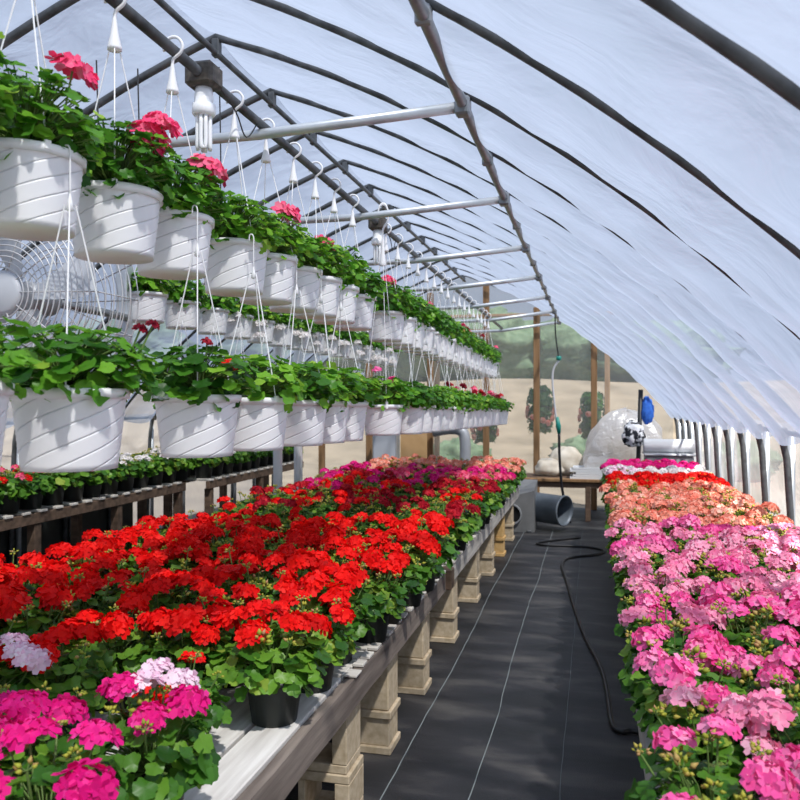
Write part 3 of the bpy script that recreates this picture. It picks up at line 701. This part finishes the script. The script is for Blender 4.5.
pts = [(.55, 3.85, .014), gp(640, 731, .014), gp(622, 730, .014), gp(612, 722, .014), gp(607, 690, .014), gp(600, 664, .014), gp(585, 635, .014), gp(574, 605, .014), gp(567, 580, .014), gp(562, 563, .014), gp(570, 556, .014), gp(595, 553, .014), gp(604, 549, .014), gp(585, 545, .014), gp(545, 543.5, .014), gp(538, 541, .014), gp(560, 538, .014), gp(580, 536, .014)]
mb = MB(); mb.tube(smooth_pts(pts, 8), .013, 8); tag(mb.obj('garden_hose', M['black_rubber'], None, True), 'black hose snaking along the dark aisle floor', 'hose')

# ------------------------------------------------------------------ far end: blower, table, clutter
root = thing('duct_blower', 'grey duct blower on the floor at the end of the left bench', 'blower', (-.80, 10.25, 0))
mb = MB(); mb.add([(-.34, -.28, 0), (.08, -.28, 0), (.08, .3, 0), (-.34, .3, 0), (-.34, -.28, .40), (.08, -.28, .52), (.08, .3, .60), (-.34, .3, .60)],
                  [(0, 3, 2, 1), (4, 5, 6, 7), (0, 1, 5, 4), (1, 2, 6, 5), (2, 3, 7, 6), (3, 0, 4, 7)]); mb.obj('housing', M['blower_grey'], root)
d = Vector((.86, -.50, -.03)).normalized(); q = Vector((.06, .12, .27)); rotm = Matrix.Translation(q) @ d.to_track_quat('Z', 'Y').to_matrix().to_4x4()
mb = MB(); mb.lathe([(.185, -.1), (.185, .42), (.195, .425), (.195, .45), (.178, .45), (.172, .40), (.168, .05)], 32, rotm); mb.cur = 1; mb.lathe([(.168, .05), (.0, .049)], 32, rotm); mb.obj('outlet_duct', [M['blue_grey'], M['duct_in']], root, True)
d2 = Vector((-.1, -1, 0)).normalized(); rot2 = Matrix.Translation(Vector((-.2, -.28, .22))) @ d2.to_track_quat('Z', 'Y').to_matrix().to_4x4()
mb = MB(); mb.lathe([(.13, .0), (.13, .03), (.115, .03), (.11, -.0)], 28, rot2); mb.cur = 1; mb.lathe([(.112, .006), (0, .006)], 28, rot2); mb.obj('inlet_ring', [M['steel'], M['black_rubber']], root)
for x in (-.28, .02):
    mb = MB(); mb.box((x - .03, -.32, 0), (x + .03, .34, .03), .006); mb.obj('foot_rail', M['galv_dark'], root)

TZ = .57
root = thing('work_table', 'brown wooden table across the far end of the aisle', 'table', (0, 11.4, 0))
for k in range(4):
    mb = MB(); mb.box((-1.05, -.4 + .2 * k + .003, TZ - .04), (1.12, -.2 + .2 * k - .003, TZ), .006); mb.obj('table_board', M['wood_dark' if k else 'wood_brown'], root)
mb = MB(); mb.box((-1.0, -.36, TZ - .12), (1.05, -.32, TZ - .041), .004); mb.obj('apron', M['wood_dark'], root)
for x in (-.98, -.08, .98):
    for yy in (-.33, .33): mb = MB(); mb.box((x - .035, yy - .035, 0), (x + .035, yy + .035, TZ - .041), .005); mb.obj('leg', M['wood_dark'], root)
for k in range(5):
    mb = MB(); a = .04 * (k % 3 - 1); z = TZ + .001 + .032 * k; x0, x1 = -.28 + a, .14 + a
    mb.box((x0, 11.08, z), (x1, 11.42, z + .006)); mb.box((x0, 11.08, z + .0061), (x0 + .01, 11.42, z + .028)); mb.box((x1 - .01, 11.08, z + .0061), (x1, 11.42, z + .028)); mb.box((x0 + .0101, 11.08, z + .0061), (x1 - .0101, 11.09, z + .028)); mb.box((x0 + .0101, 11.41, z + .0061), (x1 - .0101, 11.42, z + .028))
    tag(mb.obj('seed_tray', M['tray']), 'white tray on the far table, %s up from the bottom of the stack' % nth(k + 1), 'tray', 'white trays on the far table')
def blob(c, rad, seed, amp=.18, f=2.2, folds=0.0, n=28, m=18, flat=.0):
    mb = MB(); V = []; F = []
    for i in range(m + 1):
        el = -PI / 2 + PI * i / m
        for k in range(n):
            a = 2 * PI * k / n; d = Vector((math.cos(a) * math.cos(el), math.sin(a) * math.cos(el), math.sin(el)))
            q = 1 + amp * noise.noise(d * f + Vector((seed, 0, 0))) + folds * abs(noise.noise(d * 5 + Vector((0, seed, 0))))
            p = Vector((d.x * rad[0] * q, d.y * rad[1] * q, d.z * rad[2] * q)); p.z = max(p.z, -rad[2] * (1 - flat)); V.append(Vector(c) + p)
    for i in range(m):
        for k in range(n): F.append((i * n + k, i * n + (k + 1) % n, (i + 1) * n + (k + 1) % n, (i + 1) * n + k))
    mb.add(V, F); return mb
def sack(label, c, rad, seed, m='sack'):
    tag(blob(c, rad, seed, .22, 2.0, .12, flat=.25).obj('sack', M[m], None, True), label, 'sack', 'sacks on the far table')
sack('beige sack lying at the left on the far table', (-.62, 11.45, TZ + .10), (.20, .16, .135), 2)
sack('taller beige sack slumped in the middle of the far table', (-.38, 11.62, TZ + .17), (.24, .15, .23), 5)
sack('small beige sack behind the white trays', (-.12, 11.62, TZ + .11), (.15, .12, .15), 8)
# the sheeted heap: a slumped carton under crumpled polythene
root = thing('covered_heap', 'large heap under crumpled clear plastic on the far table', 'heap', (.40, 11.5, TZ))
mb = MB(); mb.box((-.30, -.2, 0), (.28, .2, .62), .03); mb.obj('carton', M['sack'], root)
mb = MB(); n = 40; m_ = 22; V = []; F = []
for i in range(m_ + 1):
    t = i / m_
    for k in range(n):
        a = 2 * PI * k / n; ca, sa = math.cos(a), math.sin(a); sq = 1 / max(abs(ca), abs(sa)) ** .6
        prof = (1 - t ** 3.6) ** .5 if t < 1 else 0
        q = prof * (1 + .16 * noise.noise(Vector((ca * 1.6, sa * 1.6, t * 2.5))) + .22 * abs(noise.noise(Vector((ca * 4, sa * 4, t * 3)))))
        V.append((ca * .56 * q * sq * .9 + .04 * t, sa * .34 * q * sq * .95, 0.004 + .93 * t + .07 * noise.noise(Vector((ca * 2.5, sa * 2.5, t * 4))) * t))
for i in range(m_):
    for k in range(n): F.append((i * n + k, i * n + (k + 1) % n, (i + 1) * n + (k + 1) % n, (i + 1) * n + k))
mb.add(V, F); mb.obj('plastic_cover', M['plastic_sheet'], root)
# pole with a blue jacket and a printed bag
root = thing('coat_pole', 'dark upright pole behind the right bench end, under the blue jacket', 'pole', (.56, 10.75, 0))
mb = MB(); mb.tube([(0, 0, .02), (0, 0, .9), (.03, 0, 1.78)], .03, 10); mb.obj('pole', M['black_rubber'], root, True)
mb = MB(); mb.lathe([(0, .04), (.06, .035), (.16, .02), (.17, 0), (0, 0)], 20); mb.obj('foot', M['black_rubber'], root, True)
tag(blob((.67, 10.75, 1.50), (.075, .06, .17), 3, .3, 2.4, .2).obj('jacket', M['blue'], None, True), 'blue jacket hanging on the dark pole at the far end', 'jacket')
tag(blob((.50, 10.66, 1.20), (.13, .07, .16), 6, .3, 2.4, .2).obj('printed_bag', M['bw'], None, True), 'black and white printed bag hanging below the blue jacket', 'bag')
root = thing('storage_crate', 'grey crate behind the right bench end, under the cloth roll', 'crate', (.90, 10.4, 0))
mb = MB()
mb.box((-.28, -.22, 0), (.28, .22, .96), .015); mb.obj('body', M['crate'], root)
mb = MB(); mb.box((-.30, -.24, .961), (.30, .24, .985), .008); mb.obj('lid', M['steel'], root)
ry = Matrix.Translation((.60, 10.4, .99 + .085)) @ Matrix.Rotation(PI / 2, 4, 'Y')
mb = MB(); mb.lathe([(0.02, 0), (.03, .0), (.045, .004), (.05, .0), (.066, .004), (.072, 0), (.083, .003), (.085, .02), (.082, .3), (.085, .6), (.082, .62), (.0, .62)], 24, ry); tag(mb.obj('cloth_roll', M['fabric_roll'], None, True), 'pale grey cloth roll lying behind the right bench flowers', 'roll')
# drop hose from the roof pipe
root = thing('drop_hose', 'thin hose with teal fittings hanging from the roof pipe at the far end', 'hose', (PX, 10.75, 0))
mb = MB(); mb.tube(smooth_pts([(0, 0, PZ - .02), (.01, 0, 2.5), (.05, 0, 2.2)], 6), .010, 6); mb.obj('upper_cord', M['black_rubber'], root, True)
mb = MB(); mb.lathe([(0, -.03), (.03, -.028), (.036, 0), (.03, .028), (0, .03)], 14, Matrix.Translation((.05, 0, 2.2))); mb.obj('valve', M['teal'], root, True)
mb = MB(); mb.tube(smooth_pts([(.05, 0, 2.17), (-.02, 0, 2.05), (-.03, 0, 1.85), (.01, 0, 1.45), (.03, 0, 1.3)], 6), .013, 8); mb.obj('wand', M['wire'], root, True)
mb = MB(); mb.tube([(.03, 0, 1.42), (.045, 0, 1.30), (.055, 0, 1.2)], [.018, .036, .022], 10); mb.obj('handle', M['teal'], root, True)
mb = MB(); mb.tube(smooth_pts([(.055, 0, 1.2), (.06, 0, .9), (.09, 0, .5), (.15, -.02, .2), (.20, -.04, .02)], 6), .018, 8); mb.obj('lower_hose', M['black_rubber'], root, True)
# end-wall clutter under the baskets
root = thing('electrical_cabinet', 'grey metal cabinet at the far end under the baskets', 'cabinet', (-3.14, 11.95, 0))
mb = MB(); mb.box((-.19, -.12, .0), (.19, .12, 1.18), .012); mb.obj('body', M['steel'], root)
mb = MB(); mb.box((-.17, -.135, .08), (.17, -.121, 1.14), .004); dr = mb.obj('door', M['fan_grey'], root)
mb = MB(); mb.box((.11, -.155, .6), (.13, -.136, .72), .003); mb.obj('handle', M['black_rubber'], dr)
mb = MB(); mb.box((-2.92, 11.98, 0), (-2.50, 12.0, 1.20), .002); tag(mb.obj('board_panel', M['cardboard']), 'tan plywood sheet leaning upright beside the grey cabinet', 'board')
mb = MB(); mb.tube(smooth_pts([(-2.42, 12.05, 1.16), (-2.15, 12.05, 1.20), (-1.98, 12.05, 1.17), (-1.92, 12.05, 1.03), (-1.92, 12.05, .6), (-1.92, 12.05, .02)], 6), .085, 16); tag(mb.obj('grey_pipe_elbow', M['steel'], None, True), 'fat grey pipe elbow by the far wall under the last baskets', 'pipe')

# ------------------------------------------------------------------ outside, seen through the far sheet
def column_planter(label, x, y, zc):
    root = thing('column_planter', label, 'hanging planter', (x, y, zc), 0, 'planters outside the far wall')
    rg = random.Random(int(x * 50)); mb = MB()
    for i in range(220):
        a = rg.uniform(0, 2 * PI); z = rg.uniform(-.34, .36); rr = .19 * (1 - .3 * abs(z / .36) ** 3) * rg.uniform(.85, 1.1)
        p = (rr * math.cos(a), rr * math.sin(a), z); leaf(mb, p, (math.cos(a), math.sin(a), .4 + rg.gauss(0, .3)), .045, rg)
        mb.t[-22:] = [rg.uniform(0, .3)] * 22
    mb.obj('foliage', M['leaf'], root, True, True)
    mb = MB(); mb.tube([(0, 0, -.33), (0, 0, 0), (0, 0, .33)], .13, 14); mb.obj('sleeve', M['hedge'], root)
    mb = MB(); mb.tube([(0, 0, .33), (0, 0, .9), (0, 0, 1.6)], .006, 5); mb.obj('cord', M['black_rubber'], root)
    for i in range(14):
        a = rg.uniform(PI, 2 * PI) if i % 2 else rg.choice([0, PI]) + rg.uniform(-.5, .5); z = rg.uniform(-.25, .12); f = link('flower_head', R.choice(HEADS['salmon']), root, (.2 * math.cos(a), .2 * math.sin(a), z))
        f.rotation_euler = (0, PI / 2, a); 
column_planter('dark green column planter with orange flowers outside behind the timber post', -.83, 12.75, 1.48)
column_planter('dark green column planter outside, half hidden by the last baskets', -1.72, 12.8, 1.30)
column_planter('small dark green planter outside beside the sheeted heap', -.02, 12.85, 1.38)
mb = MB(); mb.box((-2.6, 12.7, 2.98), (.3, 12.86, 3.02), .004)
for x in (-2.5, .2): mb.box((x - .04, 12.74, -.06), (x + .04, 12.82, 2.979), .004)
tag(mb.obj('planter_frame', M['wood_brown']), 'timber frame outside the far wall carrying the column planters', 'frame')
def tree(label, x, y, h, w, seed, name='tree', cat='tree'):
    root = thing(name, label, cat, (x, y, 2.35), 0, 'trees beyond the far wall')
    mb = MB(); mb.tube([(0, 0, 0), (.05, 0, h * .3), (0, 0, h * .6)], [.18, .14, .08], 8); mb.obj('trunk', M['wood_dark'], root)
    blob((0, 0, h * .46), (w, w * .8, h * .46), seed, .25, 2.5, .25, 48, 32).obj('crown', M['tree'], root, True)
# an earth bank with trees on its top
mb = MB(); V = []; F = []
for i in range(41):
    x = -40 + 2 * i
    for j, (yy, zz) in enumerate([(20, -.1), (24, .5), (28, 1.6), (31, 2.35), (60, 2.6)]): V.append((x, yy + noise.noise(Vector((x * .2, j, 0))), zz + .25 * noise.noise(Vector((x * .15, j * 3, 4)))))
for i in range(40):
    for j in range(4): F.append((i * 5 + j, i * 5 + 5 + j, i * 5 + 6 + j, i * 5 + 1 + j))
mb.add(V, F); struct(mb.obj('trim_2', M['ground'], None, True))
for i, (x, y, h, w) in enumerate([(-24.5, 38, 3.8, 3.5), (-20, 50, 4.8, 4.0), (-15.2, 38, 3.8, 3.5), (-10.4, 50, 4.8, 4.0), (-5.9, 38, 3.9, 3.5), (-.9, 50, 4.6, 4.0), (2.8, 38, 3.0, 3.0)]):
    tree('%s green tree from the left in the hazy row beyond the far wall' % nth(i + 1), x, y, h, w, i * 3 + 1)
for i, (x, y) in enumerate([(-2.9, 17), (-.2, 18.6), (3.0, 18)]):
    tag(blob((x, y, .35), (.7, .5, .40), i + 20, .3, 2.5, .3, 40, 26).obj('shrub', M['tree'], None, True), ['low green shrub outside left of the timber post', 'low green shrub outside behind the drop hose', 'low green shrub outside at the right corner'][i], 'shrub', 'shrubs beyond the far wall')

# ------------------------------------------------------------------ light
w = bpy.data.worlds.new('sky'); sc.world = w; w.use_nodes = True
bg = w.node_tree.nodes['Background']; bg.inputs[0].default_value = (.66, .77, 1.0, 1); bg.inputs[1].default_value = .60
sun = bpy.data.lights.new('sun', 'SUN'); sun.energy = 9.5; sun.angle = math.radians(2.5); sun.color = (1, .96, .90)
so = bpy.data.objects.new('sun', sun); COL.objects.link(so); so.rotation_euler = Vector((-.36, .42, -.84)).to_track_quat('-Z', 'Y').to_euler()
sc.view_settings.view_transform = 'Standard'; sc.view_settings.look = 'None'; sc.view_settings.gamma = 1; sc.view_settings.exposure = 0.0
sc.view_settings.use_curve_mapping = False
sc.cycles.use_denoising = True
sc.cycles.max_bounces = 8; sc.cycles.transparent_max_bounces = 16
